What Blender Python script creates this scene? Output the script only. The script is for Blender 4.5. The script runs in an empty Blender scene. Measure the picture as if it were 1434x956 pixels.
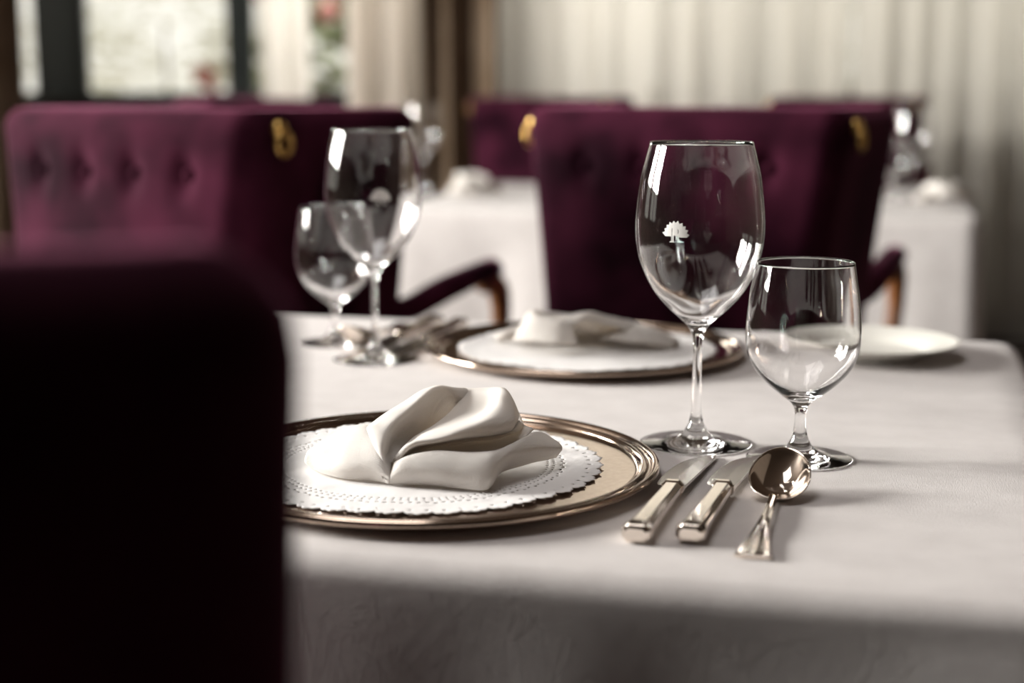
import bpy, bmesh, math, random
from mathutils import Vector, Matrix, noise
random.seed(7)
C = bpy.context.scene.collection
SC = bpy.context.scene
PI = math.pi
TZ = 0.75                       # table top height
# ------------------------------------------------------------------ camera numbers (used to place things at their real 3-D positions)
F = 2100.0
PITCH = math.atan((478 - 125) / F)
CH = TZ + 0.265
def ray(px, py):
    a = (px - 717) / F; b = -(py - 478) / F
    return Vector((a, math.cos(PITCH) + b * math.sin(PITCH), -math.sin(PITCH) + b * math.cos(PITCH)))
def at_depth(px, py, y):
    r = ray(px, py); r *= y / r.y
    return Vector((r.x, r.y, r.z + CH))
def on_plane(px, py, z):
    r = ray(px, py); r *= (z - CH) / r.z
    return Vector((r.x, r.y, r.z + CH))

# ------------------------------------------------------------------ object helpers
def tag(o, label, cat, group=None):
    o['label'] = label; o['category'] = cat
    if group: o['group'] = group
    return o
def thing(name, label, cat, loc=(0, 0, 0), rotz=0.0, group=None):
    o = bpy.data.objects.new(name, None); C.objects.link(o)
    o.location = loc; o.rotation_euler = (0, 0, rotz); o.empty_display_size = 0.05
    return tag(o, label, cat, group)
def obj(name, bm, mat, parent=None, loc=None, smooth=True, subsurf=0, solid=0.0, bevel=0.0, auto=None, offset=0.0):
    me = bpy.data.meshes.new(name)
    bmesh.ops.recalc_face_normals(bm, faces=bm.faces[:]) if solid == 0.0 else None
    bm.to_mesh(me); bm.free()
    if smooth:
        for p in me.polygons: p.use_smooth = True
    o = bpy.data.objects.new(name, me); C.objects.link(o)
    for m in (mat if isinstance(mat, (list, tuple)) else [mat]): me.materials.append(m)
    if parent: o.parent = parent
    if loc is not None: o.location = loc
    if bevel:
        m = o.modifiers.new('bevel', 'BEVEL'); m.width = bevel; m.segments = 3; m.limit_method = 'ANGLE'; m.angle_limit = math.radians(40)
    if solid:
        m = o.modifiers.new('solid', 'SOLIDIFY'); m.thickness = solid; m.offset = offset
    if subsurf:
        m = o.modifiers.new('sub', 'SUBSURF'); m.levels = subsurf; m.render_levels = subsurf
    return o
def struct(name, bm, mat, smooth=False, bevel=0.0, parent=None):
    o = obj(name, bm, mat, parent, smooth=smooth, bevel=bevel)
    if parent is None: o['kind'] = 'structure'
    return o
def dup(root, loc, rotz=0.0, label=None, group=None, skip=()):
    r = root.copy(); C.objects.link(r); r.location = loc; r.rotation_euler = (0, 0, rotz)
    if label: r['label'] = label
    if group: r['group'] = group
    for ch in list(root.children):
        if ch.name.split('.')[0] in skip: continue
        c = ch.copy(); C.objects.link(c); c.parent = r
        for g in list(ch.children):
            d = g.copy(); C.objects.link(d); d.parent = c
    return r
def box(bm, x0, x1, y0, y1, z0, z1):
    v = [bm.verts.new((x, y, z)) for z in (z0, z1) for y in (y0, y1) for x in (x0, x1)]
    for f in ((0, 2, 3, 1), (4, 5, 7, 6), (0, 1, 5, 4), (2, 6, 7, 3), (0, 4, 6, 2), (1, 3, 7, 5)):
        bm.faces.new([v[i] for i in f])
def lathe(bm, prof, n=96, ang0=0.0):
    rings = []
    for r, z in prof:
        if r < 1e-6: rings.append([bm.verts.new((0, 0, z))])
        else: rings.append([bm.verts.new((r * math.cos(ang0 + 2 * PI * k / n), r * math.sin(ang0 + 2 * PI * k / n), z)) for k in range(n)])
    for a, b in zip(rings, rings[1:]):
        for k in range(n):
            k2 = (k + 1) % n
            if len(a) == 1 and len(b) == 1: continue
            if len(a) == 1: bm.faces.new((a[0], b[k], b[k2]))
            elif len(b) == 1: bm.faces.new((a[k], b[0], a[k2]))
            else: bm.faces.new((a[k], b[k], b[k2], a[k2]))
def crom(p0, p1, p2, p3, t):
    return 0.5 * ((2 * p1) + (p2 - p0) * t + (2 * p0 - 5 * p1 + 4 * p2 - p3) * t * t + (3 * p1 - p0 - 3 * p2 + p3) * t * t * t)
def spline(pts, k):
    n = len(pts); out = []
    for i in range(n - 1):
        p0 = pts[i - 1] if i else 2 * pts[0] - pts[1]
        p3 = pts[i + 2] if i + 2 < n else 2 * pts[-1] - pts[-2]
        for j in range(k): out.append(crom(p0, pts[i], pts[i + 1], p3, j / k))
    out.append(pts[-1].copy())
    return out
def grid_faces(bm, rows):
    V = [[bm.verts.new(p) for p in r] for r in rows]
    for a, b in zip(V, V[1:]):
        for i in range(len(a) - 1):
            bm.faces.new((a[i], a[i + 1], b[i + 1], b[i]))
    return V
def sheet(bm, ctrl, ku=5, kv=5):
    rows = [spline(r, ku) for r in ctrl]
    cols = [spline([r[i] for r in rows], kv) for i in range(len(rows[0]))]
    return grid_faces(bm, [[c[j] for c in cols] for j in range(len(cols[0]))])
def smooth_profile(pts, k=4):
    return [(p.x, p.y) for p in spline([Vector((a, b)) for a, b in pts], k)]
def tube(bm, pts, rad, n=12, k=5, up=Vector((0, 0, 1)), flat=1.0):
    P = spline([Vector(p) for p in pts], k)
    R = spline([Vector((r, 0)) for r in (rad if isinstance(rad, (list, tuple)) else [rad] * len(pts))], k)
    rings = []
    for i, p in enumerate(P):
        t = (P[min(i + 1, len(P) - 1)] - P[max(i - 1, 0)]).normalized()
        s = t.cross(up)
        s = s.normalized() if s.length > 1e-4 else Vector((1, 0, 0))
        u = s.cross(t).normalized()
        rings.append([bm.verts.new(p + s * R[i].x * math.cos(2 * PI * j / n) + u * R[i].x * flat * math.sin(2 * PI * j / n)) for j in range(n)])
    for a, b in zip(rings, rings[1:]):
        for j in range(n): bm.faces.new((a[j], a[(j + 1) % n], b[(j + 1) % n], b[j]))
    bm.faces.new(rings[0][::-1]); bm.faces.new(rings[-1])

# ------------------------------------------------------------------ materials
def mat(name, base=(.5, .5, .5), rough=.5, metal=0.0, spec=.5, sheen=0.0, sheen_rough=.4, sheen_tint=(1, 1, 1), coat=0.0):
    m = bpy.data.materials.new(name); m.use_nodes = True
    b = m.node_tree.nodes['Principled BSDF']
    b.inputs['Base Color'].default_value = (*base, 1); b.inputs['Roughness'].default_value = rough
    b.inputs['Metallic'].default_value = metal; b.inputs['Specular IOR Level'].default_value = spec
    b.inputs['Sheen Weight'].default_value = sheen; b.inputs['Sheen Roughness'].default_value = sheen_rough
    b.inputs['Sheen Tint'].default_value = (*sheen_tint, 1); b.inputs['Coat Weight'].default_value = coat
    return m
def N(m, kind, **kw):
    n = m.node_tree.nodes.new(kind)
    for k, v in kw.items():
        if k in n.inputs: n.inputs[k].default_value = v
        else: setattr(n, k, v)
    return n
def L(m, a, ao, b, bi): m.node_tree.links.new(a.outputs[ao], b.inputs[bi])
def bsdf(m): return m.node_tree.nodes['Principled BSDF']
def mapping(m, scale=(1, 1, 1), rot=(0, 0, 0)):
    t = N(m, 'ShaderNodeTexCoord'); p = N(m, 'ShaderNodeMapping'); p.inputs['Scale'].default_value = scale; p.inputs['Rotation'].default_value = rot
    L(m, t, 'Object', p, 'Vector'); return p
def color_noise(m, c1, c2, scale, detail=4, mscale=(1, 1, 1), lo=.35, hi=.65):
    p = mapping(m, mscale); n = N(m, 'ShaderNodeTexNoise', Scale=scale, Detail=detail); L(m, p, 'Vector', n, 'Vector')
    r = N(m, 'ShaderNodeValToRGB'); r.color_ramp.elements[0].position = lo; r.color_ramp.elements[1].position = hi
    r.color_ramp.elements[0].color = (*c1, 1); r.color_ramp.elements[1].color = (*c2, 1)
    L(m, n, 'Fac', r, 'Fac'); L(m, r, 'Color', bsdf(m), 'Base Color'); return n
def bump(m, layers, dist=.001):
    # layers: list of (kind, scale, mapping scale, rotation, strength)
    prev = None
    for kind, scale, ms, rot, st, ds in layers:
        p = mapping(m, ms, rot)
        if kind == 'noise': t = N(m, 'ShaderNodeTexNoise', Scale=scale, Detail=3.0); out = 'Fac'
        else:
            t = N(m, 'ShaderNodeTexWave', Scale=scale, Distortion=1.5); t.inputs['Detail Scale'].default_value = 3; out = 'Fac'
        L(m, p, 'Vector', t, 'Vector')
        b = N(m, 'ShaderNodeBump', Strength=st, Distance=ds); L(m, t, out, b, 'Height')
        if prev: L(m, prev, 'Normal', b, 'Normal')
        prev = b
    L(m, prev, 'Normal', bsdf(m), 'Normal')

M = {}
M['linen'] = mat('linen', (.66, .61, .585), .85, spec=.2, sheen=.08)
color_noise(M['linen'], (.60, .563, .55), (.665, .627, .613), 28, 5, (1, 1, 1), .3, .7)
bump(M['linen'], [('noise', 140, (1, 12, 1), (0, 0, 0), .36, .0007), ('noise', 140, (12, 1, 1), (0, 0, 0), .36, .0007), ('noise', 9, (1, 1, 1), (0, 0, 0), .25, .004)])
M['napkin'] = mat('napkin_cotton', (.85, .82, .79), .85, spec=.2, sheen=.08)
bump(M['napkin'], [('wave', 420, (1, 1, 1), (0, 0, .6), .28, .0005), ('wave', 420, (1, 1, 1), (0, 0, 2.1), .28, .0005), ('noise', 34, (1, 1, 1), (0, 0, 0), .3, .003), ('noise', 700, (1, 1, 1), (0, 0, 0), .25, .0006)])
M['doily'] = mat('doily_paper', (.86, .84, .83), .8, spec=.2)
bump(M['doily'], [('noise', 260, (1, 1, 1), (0, 0, 0), .25, .0006)])
M['silver'] = mat('silver', (.56, .445, .36), .16, 1.0)
def scratched(m, lo, hi, scale=260):
    p = mapping(m, (1, 1, 1)); n = N(m, 'ShaderNodeTexNoise', Scale=scale, Detail=6.0); L(m, p, 'Vector', n, 'Vector')
    r = N(m, 'ShaderNodeMapRange'); r.inputs['To Min'].default_value = lo; r.inputs['To Max'].default_value = hi
    L(m, n, 'Fac', r, 'Value'); L(m, r, 'Result', bsdf(m), 'Roughness')
scratched(M['silver'], .09, .17)
M['cutlery'] = mat('cutlery_silver', (.86, .78, .70), .14, 1.0); scratched(M['cutlery'], .05, .14, 180)
M['steel'] = mat('blade_steel', (.86, .85, .81), .24, 1.0)
M['porcelain'] = mat('porcelain', (.86, .84, .78), .18, spec=.5)
M['gold'] = mat('gilt_brass', (.78, .50, .16), .28, 1.0)
M['wood'] = mat('mahogany', (.25, .09, .03), .35, spec=.5)
color_noise(M['wood'], (.17, .055, .018), (.36, .14, .045), 6, 5, (8, 8, .8))
M['velvet'] = mat('plum_velvet', (.09, .02, .045), .9, spec=.04, sheen=.32, sheen_rough=.3, sheen_tint=(.70, .22, .38))
color_noise(M['velvet'], (.011, .0019, .0052), (.068, .0125, .029), 6, 5)
bump(M['velvet'], [('noise', 300, (1, 1, 1), (0, 0, 0), .2, .001)])
M['etch'] = mat('etched_white', (.90, .88, .85), .6)
M['brown_cloth'] = mat('brown_curtain', (.20, .145, .10), .9, spec=.1); color_noise(M['brown_cloth'], (.17, .12, .08), (.23, .17, .12), 5)
M['cream_cloth'] = mat('cream_curtain', (.66, .58, .49), .9, spec=.1)
M['frame'] = mat('green_black_frame', (.012, .018, .016), .45)
M['wall'] = mat('wall_plaster', (.16, .125, .10), .9); color_noise(M['wall'], (.085, .065, .05), (.105, .08, .063), 4)
M['dark_panel'] = mat('dark_panelling', (.045, .03, .022), .5); color_noise(M['dark_panel'], (.018, .012, .009), (.03, .02, .015), 4, 4, (6, 6, .7))
M['ceil'] = mat('ceiling_boards', (.09, .062, .045), .7)
M['carpet'] = mat('carpet', (.06, .045, .04), .95); color_noise(M['carpet'], (.045, .033, .03), (.08, .06, .05), 90)
M['leaf'] = mat('leaf', (.20, .24, .09), .6); color_noise(M['leaf'], (.13, .17, .06), (.33, .36, .17), 3)
M['pale_leaf'] = mat('pale_leaf', (.5, .52, .36), .6); color_noise(M['pale_leaf'], (.60, .60, .47), (.80, .78, .68), 3)
M['bloom'] = mat('red_bloom', (.36, .12, .10), .6)
M['bark'] = mat('bark', (.12, .08, .05), .9)
M['gravel'] = mat('pale_gravel', (.62, .58, .52), .95); color_noise(M['gravel'], (.55, .51, .45), (.70, .66, .6), 40)

def glass_mat():
    m = bpy.data.materials.new('crystal_glass'); m.use_nodes = True; nt = m.node_tree
    nt.nodes.remove(nt.nodes['Principled BSDF'])
    g = nt.nodes.new('ShaderNodeBsdfGlass'); g.inputs['IOR'].default_value = 1.5; g.inputs['Roughness'].default_value = 0.0
    nt.links.new(g.outputs[0], nt.nodes['Material Output'].inputs[0]); return m
M['glass'] = glass_mat()
def pane_mat():
    m = bpy.data.materials.new('window_pane'); m.use_nodes = True; nt = m.node_tree
    nt.nodes.remove(nt.nodes['Principled BSDF'])
    t = nt.nodes.new('ShaderNodeBsdfTransparent'); t.inputs[0].default_value = (.95, .96, .94, 1); g = nt.nodes.new('ShaderNodeBsdfGlossy'); g.inputs['Roughness'].default_value = .02
    fr = nt.nodes.new('ShaderNodeFresnel'); fr.inputs['IOR'].default_value = 1.45; mx = nt.nodes.new('ShaderNodeMixShader')
    nt.links.new(fr.outputs[0], mx.inputs[0]); nt.links.new(t.outputs[0], mx.inputs[1]); nt.links.new(g.outputs[0], mx.inputs[2])
    nt.links.new(mx.outputs[0], nt.nodes['Material Output'].inputs[0]); return m
M['pane'] = pane_mat()
def sheer_mat(name, col, transp, trl=.6):
    m = bpy.data.materials.new(name); m.use_nodes = True; nt = m.node_tree
    nt.nodes.remove(nt.nodes['Principled BSDF'])
    d = nt.nodes.new('ShaderNodeBsdfDiffuse'); d.inputs[0].default_value = (*col, 1)
    t = nt.nodes.new('ShaderNodeBsdfTranslucent'); t.inputs[0].default_value = (*col, 1)
    tr = nt.nodes.new('ShaderNodeBsdfTransparent')
    m1 = nt.nodes.new('ShaderNodeMixShader'); m1.inputs[0].default_value = trl
    nt.links.new(d.outputs[0], m1.inputs[1]); nt.links.new(t.outputs[0], m1.inputs[2])
    m2 = nt.nodes.new('ShaderNodeMixShader'); m2.inputs[0].default_value = transp
    nt.links.new(m1.outputs[0], m2.inputs[1]); nt.links.new(tr.outputs[0], m2.inputs[2])
    nt.links.new(m2.outputs[0], nt.nodes['Material Output'].inputs[0]); return m
M['sheer'] = sheer_mat('sheer_voile', (.88, .85, .80), .16, .72)
M['cream'] = sheer_mat('cream_drape', (.74, .69, .63), .05, .6)

# ------------------------------------------------------------------ the room
XL, XR, YF, YB, ZC = -4.4, 3.2, -2.6, 6.3, 3.1
def X6(px, y=YB): return (px - 717) / F * y
b = bmesh.new(); box(b, XL - .2, XR + .2, YF - .2, YB + .2, -.1, 0); struct('floor', b, M['carpet'])
b = bmesh.new(); box(b, XL - .2, XR + .2, YF - .2, YB + .2, ZC, ZC + .1); struct('ceiling', b, M['ceil'])
b = bmesh.new()
SILL, HEAD = .975, 2.3
openings = [(X6(-260), X6(592)), (X6(700), X6(1530))]
xs = [XL - .2] + [v for o in openings for v in o] + [XR + .2]
for i in range(0, len(xs), 2): box(b, xs[i], xs[i + 1], YB, YB + .2, 0, ZC)
for x0, x1 in openings:
    box(b, x0, x1, YB, YB + .2, 0, SILL); box(b, x0, x1, YB, YB + .2, HEAD, ZC)
struct('wall_back', b, M['wall'])
def side_wall(name, x0, x1, ops, m):
    bb = bmesh.new(); ys = [YF] + [v for o in ops for v in o] + [YB]
    for i in range(0, len(ys), 2): box(bb, x0, x1, ys[i], ys[i + 1], 0, ZC)
    for a, c in ops:
        box(bb, x0, x1, a, c, 0, .85); box(bb, x0, x1, a, c, 2.85, ZC)
    return struct(name, bb, m)
LOPS = [(1.4, 2.8), (3.2, 4.5)]
ROPS = [(4.5, 5.7)]
side_wall('wall_left', XL - .2, XL, LOPS, M['wall'])
side_wall('wall_right', XR, XR + .2, ROPS, M['wall'])
b = bmesh.new(); box(b, XL - .2, XR + .2, YF - .2, YF, 0, ZC); struct('wall_front', b, M['dark_panel'])
b = bmesh.new()
for x0, x1 in openings: box(b, x0 - .03, x1 + .03, YB - .05, YB + .0, SILL - .05, SILL - .005)
struct('trim_1', b, M['frame'], bevel=.004)
b = bmesh.new(); box(b, XL, XR, 5.72, YB, 2.3, 2.6); struct('trim_2', b, M['dark_panel'], bevel=.01)
def window(name, x0, x1, z0, z1, bars, y=YB + .08, th=.06, plane='xz', rail=.05):
    root = bpy.data.objects.new(name, None); C.objects.link(root); root['kind'] = 'structure'
    bb = bmesh.new()
    def bar(a0, a1, c0, c1):
        if plane == 'xz': box(bb, a0, a1, y - th / 2, y + th / 2, c0, c1)
        else: box(bb, y - th / 2, y + th / 2, a0, a1, c0, c1)
    bar(x0, x1, z0, z0 + rail); bar(x0, x1, z1 - rail, z1)
    for a0, a1 in bars: bar(a0, a1, z0 + rail, z1 - rail)
    obj('window_frame', bb, M['frame'], root, smooth=False, bevel=.006)
    bb = bmesh.new()
    if plane == 'xz': box(bb, x0, x1, y - .003, y + .003, z0, z1)
    else: box(bb, y - .003, y + .003, x0, x1, z0, z1)
    # a pane of two faces only, so light passes it as through one sheet
    obj('window_glass', bb, M['pane'], root, smooth=False)
    return root
o0, o1 = openings
YW = YB + .08
window('window_1', o0[0], X6(330, YW), SILL, HEAD, [(o0[0], o0[0] + .08), (X6(62, YW), X6(134, YW)), (X6(326, YW), X6(330, YW))], rail=.03)
window('window_2', X6(330, YW), o0[1], SILL, HEAD, [(X6(330, YW), X6(363, YW)), (o0[1] - .03, o0[1])], rail=.03)
w3 = (o1[1] - o1[0])
window('window_3', o1[0], o1[1], SILL, HEAD, [(o1[0], o1[0] + .06)] + [(o1[0] + w3 * k / 3 - .03, o1[0] + w3 * k / 3 + .03) for k in (1, 2)] + [(o1[1] - .06, o1[1])])
k = 4
for a, c in LOPS:
    window('window_%d' % k, a, c, .85, 2.85, [(a, a + .07), ((a + c) / 2 - .035, (a + c) / 2 + .035), (c - .07, c)], y=XL - .1, plane='yz'); k += 1
for a, c in ROPS:
    window('window_%d' % k, a, c, .85, 2.85, [(a, a + .07), (c - .07, c)], y=XR + .1, plane='yz'); k += 1

# curtains: real pleated cloth hanging to the floor
def curtain(name, x0, x1, y, m, label, amp=.05, per=.16, seed=0, z0=.01, z1=2.32, group=None, cat='curtain', rod=None):
    rnd = random.Random(seed)
    n = max(24, int((x1 - x0) / .012)); rows = []
    ph = rnd.uniform(0, 6); k2 = rnd.uniform(.4, .7)
    for j in range(14):
        t = j / 13; z = z0 + (z1 - z0) * t; row = []
        for i in range(n + 1):
            x = x0 + (x1 - x0) * i / n
            w = math.sin(2 * PI * x / per + ph + 1.3 * math.sin(2 * PI * x / per * k2 * .37 + seed)) + .45 * math.sin(2 * PI * x / per * 2.3 + ph * 2 + t)
            row.append(Vector((x + .012 * math.sin(2 * PI * x / per * 1.3 + 2 * t), y + amp * w * (1.0 - .25 * t), z)))
        rows.append(row)
    bb = bmesh.new(); grid_faces(bb, rows)
    o = obj(name, bb, m, solid=.0012)
    return tag(o, label, cat, group)
YC = 6.02
curtain('curtain', X6(-120, 5.9), X6(40, 5.9), 5.9, M['brown_cloth'], 'dark brown pleated curtain at far left edge of the left window', .05, .13, 1)
curtain('sheer_curtain', X6(372, YC), X6(440, YC), YC, M['sheer'], 'narrow cream sheer curtain beside the dark mullion of the left window', .02, .12, 3, cat='curtain')
curtain('curtain', X6(487, YC), X6(586, YC), YC, M['cream'], 'bright cream drape between red flowers and brown curtains', .05, .17, 4)
curtain('curtain', X6(588, 5.9), X6(700, 5.9), 5.9, M['brown_cloth'], 'brown pleated curtain in the middle, right of the bright cream drape', .05, .12, 5)
for i, (a, c, sd, lb) in enumerate([(698, 905, 6, 'beige sheer curtain hanging directly right of the brown pleated curtain'), (908, 1180, 9, 'beige sheer curtain behind the tall wine glass and middle plum chair'), (1190, 1560, 12, 'beige sheer curtain at the right edge, behind the white side table')]):
    curtain('sheer_curtain', X6(a, YC), X6(c, YC), YC, M['sheer'], lb, .024, .17, sd, group=None)

# ------------------------------------------------------------------ garden outside
b = bmesh.new(); box(b, -14, 14, YB + .3, 26, -.15, -.05); struct('ground', b, M['gravel'])
def shrub(x, y, z0, w, h, m, label, nl=900, seed=0, flowers=0):
    rnd = random.Random(seed)
    root = thing('flowering_shrub' if flowers else 'shrub', label, 'shrub', (x, y, -.05))
    bb = bmesh.new()
    for i in range(nl):
        th = rnd.uniform(0, 2 * PI); ph = math.acos(rnd.uniform(-1, 1)); r = rnd.uniform(.35, 1) ** .5
        c = Vector((w * r * math.sin(ph) * math.cos(th), w * .8 * r * math.sin(ph) * math.sin(th), z0 + h * .5 + h * .5 * r * math.cos(ph)))
        s = rnd.uniform(.04, .09); rot = Matrix.Rotation(rnd.uniform(0, 6.3), 3, 'Z') @ Matrix.Rotation(rnd.uniform(-1.2, 1.2), 3, 'X')
        vs = [bb.verts.new(c + rot @ Vector(q) * s) for q in ((-1, 0, 0), (-.3, -.5, .12), (1, 0, -.1), (-.3, .5, .12))]
        bb.faces.new((vs[0], vs[1], vs[2])); bb.faces.new((vs[0], vs[2], vs[3]))
    obj('foliage', bb, m, root)
    bb = bmesh.new(); tube(bb, [(0, 0, 0), (.02, .01, z0 * .5 + .2), (0, 0, z0 + h * .6)], [.05, .035, .01]); obj('stem', bb, M['bark'], root)
    if flowers:
        bb = bmesh.new()
        for i in range(flowers):
            th = rnd.uniform(PI * 1.0, 2 * PI); zz = rnd.uniform(.55, .95)
            c = Vector((w * .8 * math.cos(th), w * .7 * math.sin(th), z0 + h * zz)); 
            bmesh.ops.create_icosphere(bb, subdivisions=1, radius=rnd.uniform(.04, .075), matrix=Matrix.Translation(c))
        fo = obj('blossoms', bb, M['bloom'], root); fo['label'] = 'red blossoms'
    return root
shrub(X6(455, 8.2), 8.2, .3, .42, 1.35, M['leaf'], 'green shrub with red blossoms outside, right of the narrow cream sheer', 900, 1, 6)
shrub(X6(352, 9.2), 9.2, .2, .40, 1.35, M['pale_leaf'], 'pale shrub with a few red blossoms outside the left window pane', 380, 2, 4)
shrub(X6(240, 13), 13, .6, 1.1, 1.7, M['pale_leaf'], 'pale green bush outside the left window, behind the blossoming one', 700, 3)
shrub(X6(95, 15), 15, .3, 1.1, 1.6, M['pale_leaf'], 'pale bush outside, leftmost, beside the dark window post', 520, 4)
shrub(X6(1200, 12), 12, .2, 1.6, 2.6, M['leaf'], 'green bush glimpsed through the beige sheers on the right', 900, 5)

# ------------------------------------------------------------------ tables and cloths
YAW = math.radians(13.9)
EV = Vector((math.cos(YAW), -math.sin(YAW), 0)); NV = Vector((math.sin(YAW), math.cos(YAW), 0))
def table_pos(e, n, z=0): return EV * e + NV * n + Vector((0, 0, z))
def cloth_mesh(w, d, h, drop, fold, seed, r_edge=.016, corner=.03):
    rnd = random.Random(seed); per = 360
    def rr(i, hw, hd, cr):
        # point and outward normal of a rounded rectangle, parametrised by arc length
        segs = [2 * (hw - cr), PI / 2 * cr, 2 * (hd - cr), PI / 2 * cr] * 2; tot = sum(segs); s = (i / per) * tot
        ps = [((-hw + cr, -hd), (1, 0), None), ((hw - cr, -hd + cr), None, -PI / 2), ((hw, -hd + cr), (0, 1), None), ((hw - cr, hd - cr), None, 0), ((hw - cr, hd), (-1, 0), None), ((-hw + cr, hd - cr), None, PI / 2), ((-hw, hd - cr), (0, -1), None), ((-hw + cr, -hd + cr), None, PI)]
        for (p, dr, a), L_ in zip(ps, segs):
            if s <= L_ + 1e-9:
                if dr: return Vector((p[0] + dr[0] * s, p[1] + dr[1] * s)), Vector((dr[1], -dr[0]))
                an = a + s / cr; return Vector((p[0] + cr * math.cos(an), p[1] + cr * math.sin(an))), Vector((math.cos(an), math.sin(an)))
            s -= L_
        return Vector(ps[0][0]), Vector((0, -1))
    ph = [rnd.uniform(0, 6) for _ in range(4)]
    bb = bmesh.new(); rows = []
    base = [rr(i, w / 2, d / 2, corner) for i in range(per)]
    for s in (.15, .35, .55, .75, .9, .97):
        rows.append([Vector((p.x * s, p.y * s, h)) for p, n in base])
    for k in range(1, 7):
        a = PI / 2 * k / 6
        rows.append([Vector((p.x + n.x * r_edge * (math.sin(a) - 1) , p.y + n.y * r_edge * (math.sin(a) - 1), h - r_edge * (1 - math.cos(a)))) for p, n in base])
    nd = 22
    for k in range(1, nd + 1):
        t = k / nd; row = []
        for i, (p, n) in enumerate(base):
            u = i / per * 2 * PI
            cx = abs(abs(p.x) - w / 2 ) + abs(abs(p.y) - d / 2); cf = math.exp(-(cx / .12) ** 2)
            f = fold * t ** .8 * (math.sin(9 * u + ph[0]) + .6 * math.sin(17 * u + ph[1] + t) + .3 * math.sin(31 * u + ph[2])) + cf * .03 * t ** .7
            row.append(Vector((p.x + n.x * (f + .012 * t), p.y + n.y * (f + .012 * t), h - r_edge - (drop - r_edge) * t)))
        rows.append(row)
    V = [[bb.verts.new(v) for v in r] for r in rows]
    bb.faces.new(V[0])
    for a, c in zip(V, V[1:]):
        for i in range(per): bb.faces.new((a[i], c[i], c[(i + 1) % per], a[(i + 1) % per]))
    return bb
def dining_table(e, n, w, d, label, clabel, drop=.68):
    p = table_pos(e, n)
    t = thing('dining_table', label, 'table', p, -YAW)
    bb = bmesh.new(); box(bb, -w / 2 + .02, w / 2 - .02, -d / 2 + .02, d / 2 - .02, TZ - .035, TZ - .003); obj('tabletop', bb, M['wood'], t, smooth=False, bevel=.004)
    for sx in (-1, 1):
        for sy in (-1, 1):
            bb = bmesh.new(); x, y = sx * (w / 2 - .09), sy * (d / 2 - .09)
            tube(bb, [(x, y, 0), (x, y, .35), (x, y, TZ - .035)], [.022, .028, .032], up=Vector((0, 1, 0))); obj('leg', bb, M['wood'], t)
    c = obj('tablecloth', cloth_mesh(w, d, TZ, drop, .006 if w < 1 else .012, 3 if w < 1 else 8), M['linen'], loc=p); c.rotation_euler.z = -YAW
    tag(c, clabel, 'tablecloth')
    return p
TW = .885
dining_table(.145 - TW / 2, .779 + TW / 2, TW, .887, 'square dining table under the near white linen cloth', 'white linen tablecloth under the two place settings in front', .25)
dining_table(.20 - .655, 3.24 + .48, 1.31, .96, 'long dining table behind, under the far white cloth', 'white cloth on the blurred far table behind the plum chairs')

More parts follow.
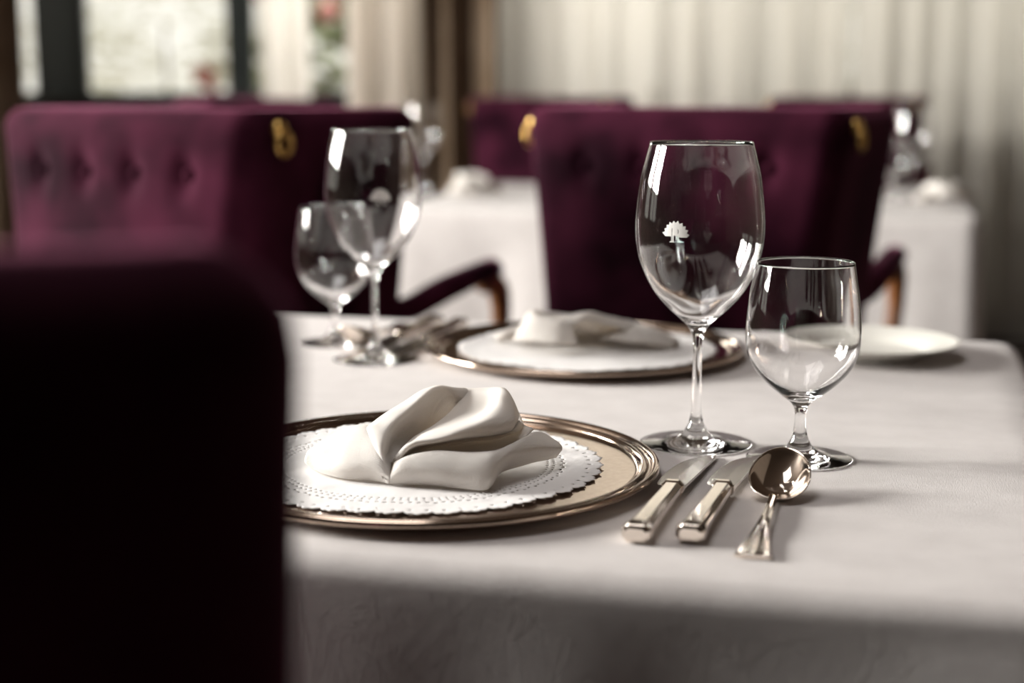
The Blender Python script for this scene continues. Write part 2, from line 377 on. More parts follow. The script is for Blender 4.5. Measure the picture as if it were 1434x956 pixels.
# ------------------------------------------------------------------ chairs
def make_chair(label, group, zt=.990, hw_t=.25, hw_b=.192, D=.34, armlen=.285, recline=-.03, fp=1.5, th=.06, gilt=True, za=.718, wing_drop=0.0):
    root = thing('velvet_armchair', label, 'chair', (0, 0, 0), 0, group)
    zb = .40
    def path(u, s, off, z):
        # u from -1 (left wing front) round the back to +1 (right wing front)
        s = max(s, 0.0); hw = hw_b + (hw_t - hw_b) * s ** fp; dd = D + recline * (1 - s) * -1
        r = .045; a = abs(u); sg = 1 if u >= 0 else -1
        if a > .40:
            t = (1 - a) / .60; x, y, nx, ny = hw, t * (dd - r), 1, 0
        elif a > .28:
            an = (.40 - a) / .12 * PI / 2; x, y = hw - r + r * math.cos(an), dd - r + r * math.sin(an); nx, ny = math.cos(an), math.sin(an)
        else:
            t = a / .28; x, y, nx, ny = t * (hw - r), dd, 0, 1
            y += .012 * (1 - t * t)
        return Vector((sg * (x + nx * off), y + ny * off, z))
    bsites = [(.28 * k, .905) for k in (-.72, -.24, .24, .72)]
    prof = []
    zr = zt - th / 2
    for i in range(33): prof.append((0.0, zb + (zr - zb) * i / 32))
    for i in range(1, 9):
        a = PI * i / 8; prof.append((-th / 2 * (1 - math.cos(a)), zr + th / 2 * math.sin(a)))
    for i in range(1, 25): prof.append((-th, zr + (zb - zr) * i / 24))
    rows = []
    def section(u, shrink=1.0, fwd=0.0):
        row = []
        for off, z in prof:
            s = (z - zb) / (zt - zb); o_ = off
            if off > -.001:
                g = 0
                for bp, bz in bsites: g = max(g, math.exp(-(((u - bp) * .8) ** 2 + (z - bz) ** 2) / .019 ** 2))
                o_ = off - .016 * g
            mid = -th / 2
            o_ = mid + (o_ - mid) * shrink
            zz = z if shrink == 1.0 or z <= zr else zr + (z - zr) * shrink
            p = path(u, s, o_, zz); p.y -= fwd
            w = min(1, max(0, (abs(u) - .36) / .3)); p.z -= wing_drop * w * w * (3 - 2 * w) * max(s, 0)
            row.append(p)
        return row
    us = [-1 + .6 * i / 12 for i in range(12)] + [-.4 + .12 * i / 8 for i in range(8)] + [-.28 + .56 * i / 60 for i in range(60)] + [.28 + .12 * i / 8 for i in range(8)] + [.4 + .6 * i / 12 for i in range(13)]
    for kk in range(5, 0, -1):
        a = PI / 2 * kk / 5.3; rows.append(section(-1, math.cos(a), th / 2 * math.sin(a)))
    for u in us: rows.append(section(u))
    for kk in range(1, 6):
        a = PI / 2 * kk / 5.3; rows.append(section(1, math.cos(a), th / 2 * math.sin(a)))
    bb = bmesh.new(); V = grid_faces(bb, rows)
    n = len(prof)
    for a, c in zip(V, V[1:]): bb.faces.new((a[n - 1], a[0], c[0], c[n - 1]))
    bb.faces.new(V[0]); bb.faces.new(V[-1][::-1])
    back = obj('backrest', bb, M['velvet'], root)
    for bp, z in bsites:
        bz = bmesh.new(); p = path(bp, (z - zb) / (zt - zb), -.012, z)
        bmesh.ops.create_uvsphere(bz, u_segments=12, v_segments=8, radius=.009, matrix=Matrix.Translation(p)); obj('button', bz, M['velvet'], back)
    # seat cushion
    bb = bmesh.new(); rows = []
    for (s, z) in ((.80, .40), (.97, .405), (1, .42), (1, .45), (.96, .472), (.80, .48), (.4, .487), (.02, .49)):
        rows.append([Vector(((hw_b - .03 + .03 * 0) * 1.12 * s * math.copysign(abs(math.cos(t)) ** .45, math.cos(t)), .015 + .265 * s * math.copysign(abs(math.sin(t)) ** .45, math.sin(t)), z)) for t in [2 * PI * i / 48 for i in range(48)]])
    V = [[bb.verts.new(p) for p in r] for r in rows]
    for a, c in zip(V, V[1:]):
        for i in range(48): bb.faces.new((a[i], a[(i + 1) % 48], c[(i + 1) % 48], c[i]))
    bb.faces.new(V[0][::-1]); bb.faces.new(V[-1])
    obj('seat', bb, M['velvet'], root)
    bb = bmesh.new(); box(bb, -hw_b - .02, hw_b + .02, -.25, D + .02, .33, .40); obj('seat_frame', bb, M['wood'], root, smooth=False, bevel=.012)
    for sx in (-1, 1):
        s = (za - zb) / (zt - zb); xw = sx * (path(1, s, -th / 2, 0).x)
        bb = bmesh.new()
        tube(bb, [(xw, .02, za - .028), (xw + sx * .006, -.06, za - .034), (xw + sx * .014, -.15, za - .012), (xw + sx * .012, -armlen, za + .008)], [.026, .025, .026, .022], n=16, flat=.75)
        arm = obj('armrest', bb, M['velvet'], root)
        bb = bmesh.new()
        tube(bb, [(xw + sx * .012, -armlen + .03, za - .02), (xw + sx * .012, -armlen - .012, za - .022), (xw + sx * .012, -armlen - .026, za - .075), (xw + sx * .008, -armlen - .012, za - .16), (xw + sx * .004, -armlen + .02, .38)], [.012, .019, .016, .016, .018], n=12, up=Vector((1, 0, 0)))
        obj('arm_support', bb, M['wood'], root)
        for sy, y in ((-1, -.22), (1, D - .02)):
            bb = bmesh.new(); x = sx * (hw_b - .01)
            tube(bb, [(x + sx * .01, y + sy * .03, 0), (x, y + sy * .012, .17), (x, y, .34)], [.013, .018, .024], n=12, up=Vector((0, 1, 0))); obj('leg', bb, M['wood'], root)
        if not gilt: continue
        # gilt pull at the top rear corner: rosette with a ring
        p = path(sx * .425, .96, 0.0, zt - .026)
        bb = bmesh.new(); c = Vector((p.x + sx * .002, p.y, p.z))
        bmesh.ops.create_uvsphere(bb, u_segments=16, v_segments=10, radius=.012, matrix=Matrix.Translation(c) @ Matrix.Diagonal((.8, 1, 1, 1)))
        kn = obj('gilt_rosette', bb, M['gold'], root)
        bb = bmesh.new(); pts = [Vector((c.x + sx * .008, c.y + .013 * math.cos(2 * PI * i / 20), c.z - .018 + .015 * math.sin(2 * PI * i / 20))) for i in range(21)]
        tube(bb, pts, .0038, n=8, k=1, up=Vector((1, 0, 0))); obj('gilt_ring', bb, M['gold'], kn)
    return root
def place(root, px, y, rot): 
    root.location = ((px - 717) / F * y, y, 0); root.rotation_euler.z = rot
R_ = math.radians
def place_corner(root, px, y, psi, hw=.25, D=.34):
    # the rear right corner of a chair that faces away, turned psi to the right
    th_ = PI - R_(psi); k = Matrix.Rotation(th_, 3, 'Z') @ Vector((-hw, D, 0))
    root.location = ((px - 717) / F * y - k.x, y - k.y, 0); root.rotation_euler.z = th_
chairR = make_chair('plum velvet armchair seen from behind, directly behind the tall wine glass', None)
place_corner(chairR, 1184, 2.07, 25.5)
chairL = dup(chairR, (0, 0, 0), 0, 'tufted plum velvet armchair seen from behind at left, beyond the dark foreground chair')
place_corner(chairL, 354, 1.9, 33)
chairC = dup(chairR, (0, 0, 0), 0, 'plum armchair far behind the left tufted armchair, only its top edge showing', skip=('gilt_rosette',))
chairC.location = (-.56, 4.2, 0); chairC.rotation_euler.z = R_(112)
chairE = dup(chairR, (0, 0, 0), 0, 'plum armchair behind the far table, peeking out left of the middle chair')
place_corner(chairE, 838, 5.0, 25)
chairD = dup(chairR, (0, 0, 0), 0, 'plum armchair behind the far table, peeking out right of the middle chair')
place_corner(chairD, 1272, 5.0, 25)
chairN = make_chair('dark blurred plum armchair in the left foreground with its back to the camera', None, zt=.974, hw_b=.232, D=.27, armlen=.07, za=.66, gilt=False, wing_drop=.12)
place_corner(chairN, 440, .385, -12, D=.27)

# ------------------------------------------------------------------ tableware
P1 = Vector((-.0576, 1.018, TZ)); P2 = Vector((.073, 1.496, TZ)); MIR = P1 + P2
def mirror(p): return Vector((MIR.x - p[0], MIR.y - p[1], TZ))
def charger(loc, label):
    root = thing('charger_plate', label, 'plate', loc, 0, None)
    top = [(0, .0062), (.05, .0062), (.10, .0062), (.138, .0064), (.1445, .0070), (.1462, .0090), (.1485, .0108), (.1508, .0106), (.1522, .0092), (.1535, .0090), (.1552, .0112), (.1578, .0122), (.1598, .0110), (.1602, .0090)]
    pr = smooth_profile(top, 4) + [(.157, .0062), (.148, .0040), (.13, .0016), (.10, .0), (.05, .0), (0, .0)]
    bb = bmesh.new(); lathe(bb, pr, 160); obj('plate_body', bb, M['silver'], root)
    return root
ch1 = charger(P1, 'silver charger plate in front under the large folded napkin')
ch2 = dup(ch1, P2, 0, 'silver charger plate at the far setting, behind the tall wine glass')

def doily_mesh():
    R = .131; nt = 720; bb = bmesh.new(); rows = []
    rs = [.0, .02, .04, .06, .075, .083, .087] + [.089 + .0014 * i for i in range(27)]
    nr = len(rs)
    for i, r in enumerate(rs[1:]):
        row = []
        for j in range(nt):
            t = 2 * PI * j / nt
            edge = max(0.0, (r - .112) / (.1254 - .112))
            sc = edge * (.0040 * abs(math.sin(22 * t)) + .0018 * abs(math.sin(66 * t)))
            rr = r + sc
            wv = .0011 * math.sin(7 * t + 1) * (r / R) ** 3 + .0005 * noise.noise(Vector((r * 60 * math.cos(t), r * 60 * math.sin(t), 3)))
            emb = .00010 * math.sin(36 * t) * (1 if r > .091 else 0) * math.sin((r - .091) * 700)
            row.append(bb.verts.new((rr * math.cos(t), rr * math.sin(t), .0009 + max(-.0003, wv * .8 + emb) + .0006 * edge)))
        rows.append(row)
    c = bb.verts.new((0, 0, .0009))
    for j in range(nt): bb.faces.new((c, rows[0][j], rows[0][(j + 1) % nt]))
    for i in range(len(rows) - 1):
        r = rs[i + 1]
        for j in range(nt):
            hole = False
            if r > .090:
                k = int(round((r - .089) / .0014))
                if k in (2, 5): hole = j % 6 in (1, 2)
                elif k == 9: hole = j % 12 in (2, 3, 4)
                elif k == 10: hole = j % 12 in (8, 9, 10)
                elif k == 21: hole = j % 10 in (3, 4)
            if not hole: bb.faces.new((rows[i][j], rows[i + 1][j], rows[i + 1][(j + 1) % nt], rows[i][(j + 1) % nt]))
    return bb
dz = .0062
d1 = obj('paper_doily', doily_mesh(), M['doily'], loc=(P1.x - .0095, P1.y + .002, TZ + dz), solid=.0004, offset=1.0)
tag(d1, 'round white lacy doily on the front charger, under the large napkin', 'doily')
d2 = dup(d1, (.076, 1.496, TZ + dz), .4, 'round white doily on the far charger, behind the wine glass stem')

def add_translucency(m, col, f):
    nt = m.node_tree; o = nt.nodes['Material Output']; b = bsdf(m)
    t = nt.nodes.new('ShaderNodeBsdfTranslucent'); t.inputs[0].default_value = (*col, 1); mx = nt.nodes.new('ShaderNodeMixShader'); mx.inputs[0].default_value = f
    nt.links.new(b.outputs[0], mx.inputs[1]); nt.links.new(t.outputs[0], mx.inputs[2]); nt.links.new(mx.outputs[0], o.inputs[0])
add_translucency(M['napkin'], (.88, .79, .67), .26)
# folded napkin: overlapping cloth layers with rolled folds
def napkin_mesh():
    o = P1 + Vector((0, 0, 0)); bb = bmesh.new()
    def q(px, py, ymm):
        p = at_depth(px, py, o.y + ymm / 1000.0); p -= o
        p.z = max(p.z, .0088); return p
    def g(px, py, z=.0092):
        p = on_plane(px, py, TZ + z) - o; return p
    # left pod
    S = []
    S.append([g(434, 652), q(429, 645, -24), q(432, 634, -16), q(438, 630, -4), q(446, 640, 4)])
    S.append([g(452, 662), q(448, 648, -34), q(455, 619, -18), q(465, 612, 2), q(470, 625, 14)])
    S.append([g(480, 669), q(478, 648, -46), q(486, 606, -20), q(495, 598, 4), q(500, 612, 22)])
    S.append([g(512, 671), q(512, 648, -54), q(514, 606, -30), q(520, 595, 0), q(530, 608, 26)])
    S.append([g(535, 674), q(534, 655, -60), q(533, 625, -46), q(538, 608, -18), q(560, 600, 26)])
    S.append([g(545, 677), q(546, 665, -61), q(547, 655, -54), q(552, 640, -36), q(580, 610, 20)])
    sheet(bb, S, 6, 6)
    # left collar, from the peak down the seam
    S = []
    S.append([q(650, 556, 48), q(640, 546, 42), q(646, 543.5, 37), q(654, 545, 33), q(660, 554, 32), q(668, 568, 30)])
    S.append([q(626, 553, 44), q(618, 543, 38), q(624, 541.5, 32), q(632, 543, 27), q(643, 553, 28), q(656, 570, 29)])
    S.append([q(612, 552, 38), q(604, 543, 32), q(610, 541, 26), q(616, 543, 22), q(628, 552, 26), q(646, 570, 28)])
    S.append([q(588, 560, 26), q(584, 552, 16), q(590, 552, 8), q(597, 556, 4), q(608, 568, 14), q(626, 586, 16)])
    S.append([q(552, 582, 14), q(555, 571, 4), q(565, 572, -6), q(573, 577, -10), q(582, 588, 2), q(600, 606, 4)])
    S.append([q(518, 608, 2), q(520, 594, -8), q(535, 592, -20), q(550, 597, -28), q(556, 608, -14), q(572, 624, -16)])
    S.append([q(512, 618, -18), q(512, 605, -24), q(524, 606, -36), q(540, 614, -44), q(545, 622, -32), q(556, 638, -36)])
    S.append([q(524, 640, -42), q(525, 632, -46), q(530, 632, -52), q(537, 638, -55), q(543, 648, -48), q(550, 654, -50)])
    S.append([g(536, 672, .012), q(537, 666, -58), q(540, 666, -60), q(545, 670, -62), q(547, 674, -60), q(549, 674, -56)])
    sheet(bb, S, 6, 6)
    # inner cloth with the rolled right ridge
    S = []
    S.append([q(547, 652, -48), q(549, 648, -50), q(551, 645, -52), q(553, 642, -54), q(554, 649, -55), q(557, 651, -48)])
    S.append([q(554, 640, -34), q(560, 634, -40), q(568, 626, -47), q(576, 619.5, -52), q(578, 623, -54), q(582, 627, -42)])
    S.append([q(568, 625, -14), q(582, 613, -26), q(600, 606, -38), q(620, 609, -49), q(622, 615, -51), q(626, 617, -38)])
    S.append([q(594, 606, 6), q(612, 594, -4), q(642, 592, -22), q(672, 592, -38), q(676, 606, -41), q(676, 611, -30)])
    S.append([q(614, 590, 20), q(640, 575, 12), q(676, 573, -4), q(698, 570, -18), q(716, 592, -28), q(712, 604, -14)])
    S.append([q(628, 572, 30), q(652, 558, 26), q(684, 557, 14), q(702, 553, 4), q(719, 572, -8), q(724, 592, 2)])
    S.append([q(632, 546, 34), q(655, 546, 36), q(684, 546.5, 30), q(705, 545, 18), q(717, 560, 10), q(727, 580, 18)])
    S.append([q(630, 550, 42), q(655, 549, 46), q(688, 549, 40), q(708, 552, 32), q(720, 566, 28), q(729, 584, 32)])
    S.append([q(618, 590, 54), q(655, 590, 58), q(692, 590, 54), q(718, 594, 46), q(730, 598, 40), q(734, 600, 38)])
    sheet(bb, S, 6, 6)
    # pocket below the ridge
    S = []
    S.append([q(556, 646, -52), q(557, 649, -46), q(558, 653, -48)])
    S.append([q(566, 630, -48), q(568, 638, -38), q(568, 648, -46)])
    S.append([q(600, 619, -46), q(606, 624, -28), q(612, 636, -40)])
    S.append([q(640, 613, -42), q(645, 620, -18), q(655, 640, -36)])
    S.append([q(688, 607, -32), q(694, 614, -6), q(704, 632, -28)])
    S.append([q(718, 600, -14), q(722, 606, 6), q(732, 616, -12)])
    S.append([q(727, 588, 4), q(735, 595, 14), q(747, 600, 4)])
    sheet(bb, S, 6, 6)
    # right lower lobe and flap
    S = []
    S.append([g(546, 676), q(547, 667, -62), q(550, 656, -60), q(554, 648, -56), q(562, 655, -44)])
    S.append([g(562, 677), q(561, 660, -66), q(567, 644, -62), q(574, 640, -54), q(580, 650, -40)])
    S.append([g(600, 678.5), q(598, 658, -70), q(604, 637, -62), q(612, 631, -52), q(620, 643, -36)])
    S.append([g(645, 683), q(645, 662, -74), q(650, 641, -66), q(658, 634.5, -53), q(666, 645, -34)])
    S.append([g(674, 686), q(680, 668, -77), q(684, 648, -70), q(690, 633, -52), q(700, 640, -28)])
    S.append([q(687, 680, -70), q(691, 664, -72), q(697, 645, -64), q(712, 625, -40), q(720, 630, -14)])
    S.append([q(702, 661, -44), q(710, 648, -48), q(718, 632, -48), q(735, 613, -22), q(738, 620, 4)])
    S.append([q(738, 649, -22), q(744, 638, -28), q(750, 625, -28), q(755, 605, 0), q(757, 612, 14)])
    S.append([q(778, 640, -4), q(783, 634, -8), q(787, 627, -8), q(777, 618, 6), q(778, 622, 14)])
    sheet(bb, S, 6, 6)
    for v in bb.verts:
        d = Vector((noise.noise(v.co * 38), noise.noise(v.co * 38 + Vector((9, 0, 0))), noise.noise(v.co * 38 + Vector((0, 7, 0))))) * .0011
        d += Vector((0, noise.noise(v.co * 90 + Vector((3, 3, 0))), noise.noise(v.co * 90))) * .0004
        v.co += d * min(1, max(0, (v.co.z - .009) / .006))
    return bb
np1 = obj('folded_napkin', napkin_mesh(), M['napkin'], loc=P1, solid=.0015)
tag(np1, 'cream folded cloth napkin with rolled folds on the front charger', 'napkin')
np2 = dup(np1, P2 + Vector((.005, .0, 0)), R_(172), 'cream folded cloth napkin on the far charger, blurred behind the wine glass')
np2.scale = (1.08, 1, .8)

# glasses
def glass(name, label, cat, prof, inner, loc, emblem=None, rz=0.0):
    root = thing(name, label, cat, loc, rz)
    outer = smooth_profile(prof, 6); inn = smooth_profile(inner, 6)
    bb = bmesh.new(); lathe(bb, [(0, .0006)] + outer + inn[::-1], 128)
    bmesh.ops.remove_doubles(bb, verts=bb.verts[:], dist=1e-6)
    bowl = obj('glass_body', bb, M['glass'], root)
    if emblem: emblem(root, outer)
    return root
mm = .001
def mmp(l): return [(a * mm, b * mm) for a, b in l]
wine_out = mmp([(39, .3), (41.6, .8), (41.2, 1.3), (34, 1.9), (24, 2.9), (13, 6.2), (7.2, 13), (4.4, 22), (3.5, 32), (3.3, 48), (3.3, 64), (3.4, 76), (4.6, 84), (8.4, 91), (14.5, 96.8), (22.5, 104.2), (31, 113.5), (37.2, 123), (43.6, 138), (46.8, 152), (47.5, 166), (46.6, 180), (44.2, 200), (41.0, 214), (37.6, 227)])
wine_in = mmp([(0, 93.5), (5, 94.6), (12.5, 98.6), (20.9, 105.8), (29.6, 114.6), (36.0, 124.2), (42.5, 138.6), (45.8, 152), (46.6, 166), (45.7, 180), (43.3, 200), (40.2, 214), (36.8, 226.8)])
water_out = mmp([(35, .3), (37.7, .8), (37.4, 1.3), (30, 2.1), (20, 3.6), (11, 8), (6.2, 15.5), (4.4, 24), (4.0, 32), (4.8, 37.5), (7.4, 41.8), (13.6, 46.6), (25.5, 56.4), (34.6, 67), (39.4, 78), (40.9, 90), (40.5, 104), (38.6, 121), (36.4, 134), (34.8, 144)])
water_in = mmp([(0, 46.0), (6, 47.2), (12.6, 50.2), (24.2, 58.4), (33.4, 68.2), (38.4, 78.4), (40.0, 90), (39.6, 104), (37.7, 121), (35.6, 134), (34.0, 143.8)])

def make_emblem(az, zc, ppm):
    tips = [(955, 585), (925, 480), (870, 395), (795, 330), (695, 285), (598, 285), (500, 318), (430, 375), (380, 462), (330, 550)]
    fan = [(900, 638)]
    for i, t in enumerate(tips):
        fan.append(t)
        if i < len(tips) - 1:
            n = tips[i + 1]; mx, my = (t[0] + n[0]) / 2, (t[1] + n[1]) / 2
            fan.append((640 + (mx - 640) * .86, 610 + (my - 610) * .86))
    fan.append((400, 622))
    def inside(poly, x, y):
        c = False; j = len(poly) - 1
        for i in range(len(poly)):
            if (poly[i][1] > y) != (poly[j][1] > y) and x < (poly[j][0] - poly[i][0]) * (y - poly[i][1]) / (poly[j][1] - poly[i][1]) + poly[i][0]: c = not c
            j = i
        return c
    Rp = [[(512, 752), (512, 738), (548, 728), (548, 440), (604, 440), (604, 728), (640, 738), (640, 752)],
          [(640, 600), (688, 600), (745, 715), (815, 738), (815, 752), (715, 752)]]
    gap = [[(562, 445), (577, 445), (577, 725), (562, 725)], [(606, 606), (640, 598), (660, 640), (606, 640)], [(668, 600), (680, 600), (716, 690), (706, 690)]]
    def arc(x, y): r = math.hypot((x - 640) / 1.0, (y - 520) / 1.05); return 64 < r < 80 and x > 660 and 470 < y < 560
    cell = 7.0
    def build(root, outer):
        bb = bmesh.new(); vd = {}
        def rad(z):
            for (r0, z0), (r1, z1) in zip(outer, outer[1:]):
                if z0 <= z <= z1 and r0 > .02: return r0 + (r1 - r0) * (z - z0) / max(1e-9, z1 - z0)
            return outer[-1][0]
        def vert(i, j):
            if (i, j) not in vd:
                u = (i * cell - 640) / 15.94 * ppm; w = -(j * cell - 630) / 15.94 * ppm
                z = zc + w; r = rad(z) + .00018; a = az + u / r - PI / 2
                vd[i, j] = bb.verts.new((r * math.cos(a), r * math.sin(a), z))
            return vd[i, j]
        for i in range(int(320 / cell), int(970 / cell)):
            for j in range(int(275 / cell), int(760 / cell)):
                x, y = (i + .5) * cell, (j + .5) * cell
                on = inside(fan, x, y) or any(inside(p, x, y) for p in Rp)
                if on and (any(inside(p, x, y) for p in gap) or arc(x, y)): on = False
                if on: bb.faces.new((vert(i, j), vert(i, j + 1), vert(i + 1, j + 1), vert(i + 1, j)))
        e = obj('etched_emblem', bb, M['etch'], root, solid=.00012, offset=1.0)
        e['label'] = 'white etched fan emblem with the letter R'
    return build
W1 = Vector((.1392, 1.1091, TZ)); G1 = Vector((.2089, 1.0623, TZ))
wine1 = glass('wine_glass', 'tall clear wine glass with white fan emblem beside the front charger', 'glass', wine_out, wine_in, W1, make_emblem(math.radians(-28.5), .1612, .000529))
W2 = Vector((-.1358, 1.4693, TZ)); G2 = Vector((-.187, 1.5674, TZ))
wine2 = dup(wine1, W2, R_(42), 'tall clear wine glass at the far setting, blurred, left of the far charger')
water1 = glass('water_glass', 'short round clear water glass behind the spoon', 'glass', water_out, water_in, G1)
water2 = dup(water1, G2, 0, 'short clear water glass partly behind the tall left wine glass')

# bread plate
bp = thing('bread_plate', 'small white bread plate at right, half behind the water glass', 'plate', Vector((.360, 1.492, TZ)))
bb = bmesh.new()
lathe(bb, smooth_profile([(0, .0045), (.03, .0045), (.052, .005), (.058, .0075), (.070, .0125), (.084, .0165), (.0872, .0174), (.0868, .0158), (.070, .0102), (.058, .005), (.052, .002), (.050, .0), (.046, .0), (.045, .002), (.02, .0022), (0, .0022)], 4), 128)
obj('plate_body', bb, M['porcelain'], bp)

# table knives
def knife_root(label, loc, rz):
    root = thing('table_knife', label, 'knife', loc, rz)
    hs = [(0, .0062, .0038), (.0016, .0086, .0056), (.0085, .0090, .0062), (.0105, .0080, .0056), (.013, .0078, .0056), (.05, .0071, .0053), (.090, .0066, .0049), (.1065, .0064, .0048), (.108, .0074, .0055), (.1115, .0075, .0055), (.113, .0062, .0045), (.1155, .0050, .0032)]
    bb = bmesh.new(); rings = []
    zc = .0066
    for y, w, h in hs:
        c = .42
        pts = [(-w, -h * c), (-w * .62, -h), (w * .62, -h), (w, -h * c), (w, h * c), (w * .66, h * .86), (w * .60, h), (-w * .60, h), (-w * .66, h * .86), (-w, h * c)]
        rings.append([bb.verts.new((x, y, zc + z - .0004 * 0)) for x, z in pts])
    n = len(rings[0])
    for a, c in zip(rings, rings[1:]):
        for i in range(n): bb.faces.new((a[i], c[i], c[(i + 1) % n], a[(i + 1) % n]))
    bb.faces.new(rings[0]); bb.faces.new(rings[-1][::-1])
    obj('handle', bb, M['cutlery'], root, smooth=False, bevel=.0007)
    # blade: straight spine on the right, curved edge on the left
    L0, L1 = .114, .226; outl = []
    left = spline([Vector(v) for v in ((-.0050, L0), (-.0118, L0 + .004), (-.0140, L0 + .025), (-.0136, L0 + .055), (-.0100, L0 + .085), (-.0025, L0 + .104), (.0045, L1))], 6)
    right = spline([Vector(v) for v in ((.0048, L0), (.0070, L0 + .004), (.0080, L0 + .03), (.0092, L0 + .07), (.0102, L0 + .098), (.0088, L1 - .003), (.0055, L1))], 6)
    bb = bmesh.new(); rows = []
    for l, r in zip(left, right):
        t = (l.y - L0) / (L1 - L0); z = .0064 - .0050 * t; hh = .0011 - .0004 * t
        m = l.lerp(r, .55)
        rows.append([bb.verts.new(p) for p in ((l.x, l.y, z), (m.x, m.y, z + hh * 1.1), (r.x, r.y, z + hh), (r.x, r.y, z - hh), (m.x, m.y, z - hh * 1.1))])
    for a, c in zip(rows, rows[1:]):
        for i in range(5): bb.faces.new((a[i], a[(i + 1) % 5], c[(i + 1) % 5], c[i]))
    bb.faces.new(rows[0][::-1]); bb.faces.new(rows[-1])
    obj('blade', bb, M['steel'], root, smooth=False)
    return root
KA = math.atan2(.137 - .0696, 1.0666 - .8538)
kn1 = knife_root('silver table knife nearest the front charger, left of the two knives', (.0725, .852, TZ), -KA)
kn2 = dup(kn1, (.1045, .852, TZ), -KA - .01, 'silver table knife between the other knife and the spoon')
m1, m2 = mirror((.0725, .852)), mirror((.1045, .852))
kn3 = dup(kn1, m1 + Vector((0, .008, 0)), PI - KA, 'blurred silver knife lying next to the far charger, behind the wine glass foot')
m2.y += .03; m2.x += .004
kn4 = dup(kn1, m2, PI - KA - .01, 'blurred silver knife at the far setting, second from the far charger')

# soup spoon
def spoon_root(label):
    end = on_plane(1054, 779, TZ + .002); base = Vector((end.x, end.y, TZ))
    root = thing('soup_spoon', label, 'spoon', base)
    neck = at_depth(1082.5, 699, .938); tip = at_depth(1103, 626, .992)
    h1 = at_depth(1063, 752, .860); h2 = at_depth(1073, 726, .893)
    ax = (tip - neck); Lb = ax.length; ax.normalize()
    sd = ax.cross(Vector((0, 0, 1))).normalized(); sd = (sd + Vector((0, 0, -.06))).normalized(); nr = sd.cross(ax).normalized()
    bb = bmesh.new(); n = 56; K = 10; W = .0208
    ctr = neck + ax * Lb * .5
    rings = []
    for k in range(K + 1):
        s = k / K; row = []
        for i in range(n):
            t = 2 * PI * i / n; ca, sa = math.cos(t), math.sin(t)
            egg = 1 - .10 * ca                    # fuller towards the tip end
            p = ctr + ax * (Lb * .5 * ca * s) + sd * (W * egg * math.copysign(abs(sa) ** .92, sa) * s) - nr * (.0135 * (1 - s ** 2.2))
            row.append(p - base)
        rings.append(row)
    c0 = bb.verts.new(rings[0][0]); V = [[bb.verts.new(p) for p in r] for r in rings[1:]]
    for i in range(n): bb.faces.new((c0, V[0][i], V[0][(i + 1) % n]))
    for a, c in zip(V, V[1:]):
        for i in range(n): bb.faces.new((a[i], c[i], c[(i + 1) % n], a[(i + 1) % n]))
    bowl = obj('spoon_bowl', bb, M['cutlery'], root, solid=.0013, offset=-1.0, subsurf=1)
    P = spline([end, h1, h2, neck, neck + ax * .006 - nr * .002], 8)
    Wd = spline([Vector((v, 0)) for v in (.0112, .0066, .0036, .0031, .0040)], 8); Th = spline([Vector((v, 0)) for v in (.0014, .0016, .0019, .0020, .0012)], 8)
    bb = bmesh.new(); rings = []
    for i, p in enumerate(P):
        t = (P[min(i + 1, len(P) - 1)] - P[max(i - 1, 0)]).normalized(); s = t.cross(Vector((0, 0, 1))).normalized(); u = s.cross(t)
        w, h = Wd[i].x, Th[i].x
        pts = [(-w, 0), (-w * .86, h), (-w * .6, h * .75), (-w * .3, h * .8), (0, h * 1.15), (w * .3, h * .8), (w * .6, h * .75), (w * .86, h), (w, 0), (w * .7, -h), (0, -h * 1.1), (-w * .7, -h)]
        rings.append([bb.verts.new(p + s * x + u * z - base) for x, z in pts])
    m = len(rings[0])
    for a, c in zip(rings, rings[1:]):
        for i in range(m): bb.faces.new((a[i], a[(i + 1) % m], c[(i + 1) % m], c[i]))
    bb.faces.new(rings[0][::-1]); bb.faces.new(rings[-1])
    obj('handle', bb, M['cutlery'], root, smooth=True, bevel=.0004)
    return root
sp1 = spoon_root('silver soup spoon with round bowl in front of the water glass')
sp2 = dup(sp1, mirror(sp1.location), PI, 'blurred silver spoon at the far setting near the left water glass')

# things standing on the far table
def far(px, y): return Vector(((px - 717) / F * y, y, TZ))
dup(wine1, far(593, 4.0), 1.5, 'blurred wine glass on the far table, left of the middle chair', skip=('etched_emblem',))
dup(wine1, far(1274, 3.62), 2.5, 'blurred wine glass on the far table, right of the middle chair', skip=('etched_emblem',))
dup(wine1, far(1022, 4.15), 1.0, 'blurred wine glass on the far table, rim just above the middle chair', skip=('etched_emblem',))
dup(water1, far(1247, 3.75), 0, 'blurred water glass on the far table beside the right wine glass')
dup(np1, far(655, 3.78), R_(60), 'blurred white napkin on the far table, left of the middle chair')
dup(np1, far(1330, 3.45), R_(200), 'blurred white napkin on the far table at its right end')

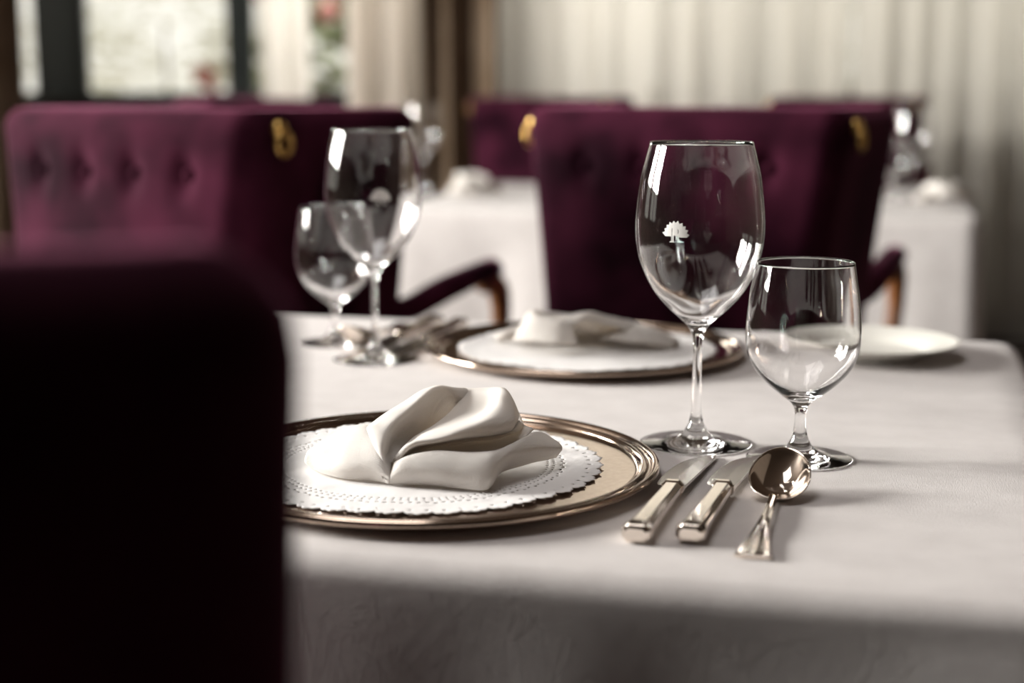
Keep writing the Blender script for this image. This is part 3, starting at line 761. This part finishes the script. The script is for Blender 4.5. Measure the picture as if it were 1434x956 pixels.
# ------------------------------------------------------------------ light
w = bpy.data.worlds.new('sky'); SC.world = w; w.use_nodes = True
bg = w.node_tree.nodes['Background']; bg.inputs[0].default_value = (1.0, .95, .885, 1); bg.inputs[1].default_value = 1.0
def area(name, loc, tgt, sx, sy, power, col=(1, .97, .93)):
    l = bpy.data.lights.new(name, 'AREA'); l.shape = 'RECTANGLE'; l.size = sx; l.size_y = sy; l.energy = power; l.color = col
    o = bpy.data.objects.new(name, l); C.objects.link(o); o.location = loc
    o.rotation_euler = (Vector(tgt) - Vector(loc)).to_track_quat('-Z', 'Y').to_euler(); return o
area('daylight_left_near', (XL - .5, 2.1, 2.4), (0, 1.3, .9), 1.5, 1.9, 900, (1, .957, .945))
area('daylight_left_far', (XL - .5, 3.85, 2.4), (0, 2.0, .9), 1.4, 1.9, 430, (1, .957, .945))
area('overhead_fill', (-.7, 1.3, ZC - .03), (-.7, 1.3, 0), 1.2, 1.2, 17, (1, .955, .935))  # added fill from above to brighten napkin and table tops, no actual fixture
area('daylight_back_left', (-1.5, YB + 1.5, 2.45), (-.3, 1.4, .9), 2.6, 1.4, 165, (1, .957, .945))
area('daylight_back_sheers', (1.2, YB + 1.5, 2.45), (1.1, YB, 1.3), 3.2, 1.4, 52, (1, .97, .95))

# ------------------------------------------------------------------ camera
cam = bpy.data.cameras.new('camera'); co = bpy.data.objects.new('camera', cam); C.objects.link(co); SC.camera = co
co.location = (0, 0, CH); co.rotation_euler = (PI / 2 - PITCH, 0, 0)
cam.sensor_width = 36; cam.lens = F / 1434 * 36; cam.clip_start = .02; cam.clip_end = 200
cam.dof.use_dof = True; cam.dof.focus_distance = 1.035; cam.dof.aperture_fstop = 3.1
vs = SC.view_settings; vs.view_transform = 'Standard'; vs.look = 'None'; vs.exposure = 0.4; vs.gamma = 1.0; vs.use_curve_mapping = False
SC.cycles.use_denoising = True
SC.cycles.max_bounces = 16; SC.cycles.transmission_bounces = 16; SC.cycles.transparent_max_bounces = 16; SC.cycles.glossy_bounces = 8; SC.cycles.diffuse_bounces = 4
SC.cycles.sample_clamp_indirect = 0
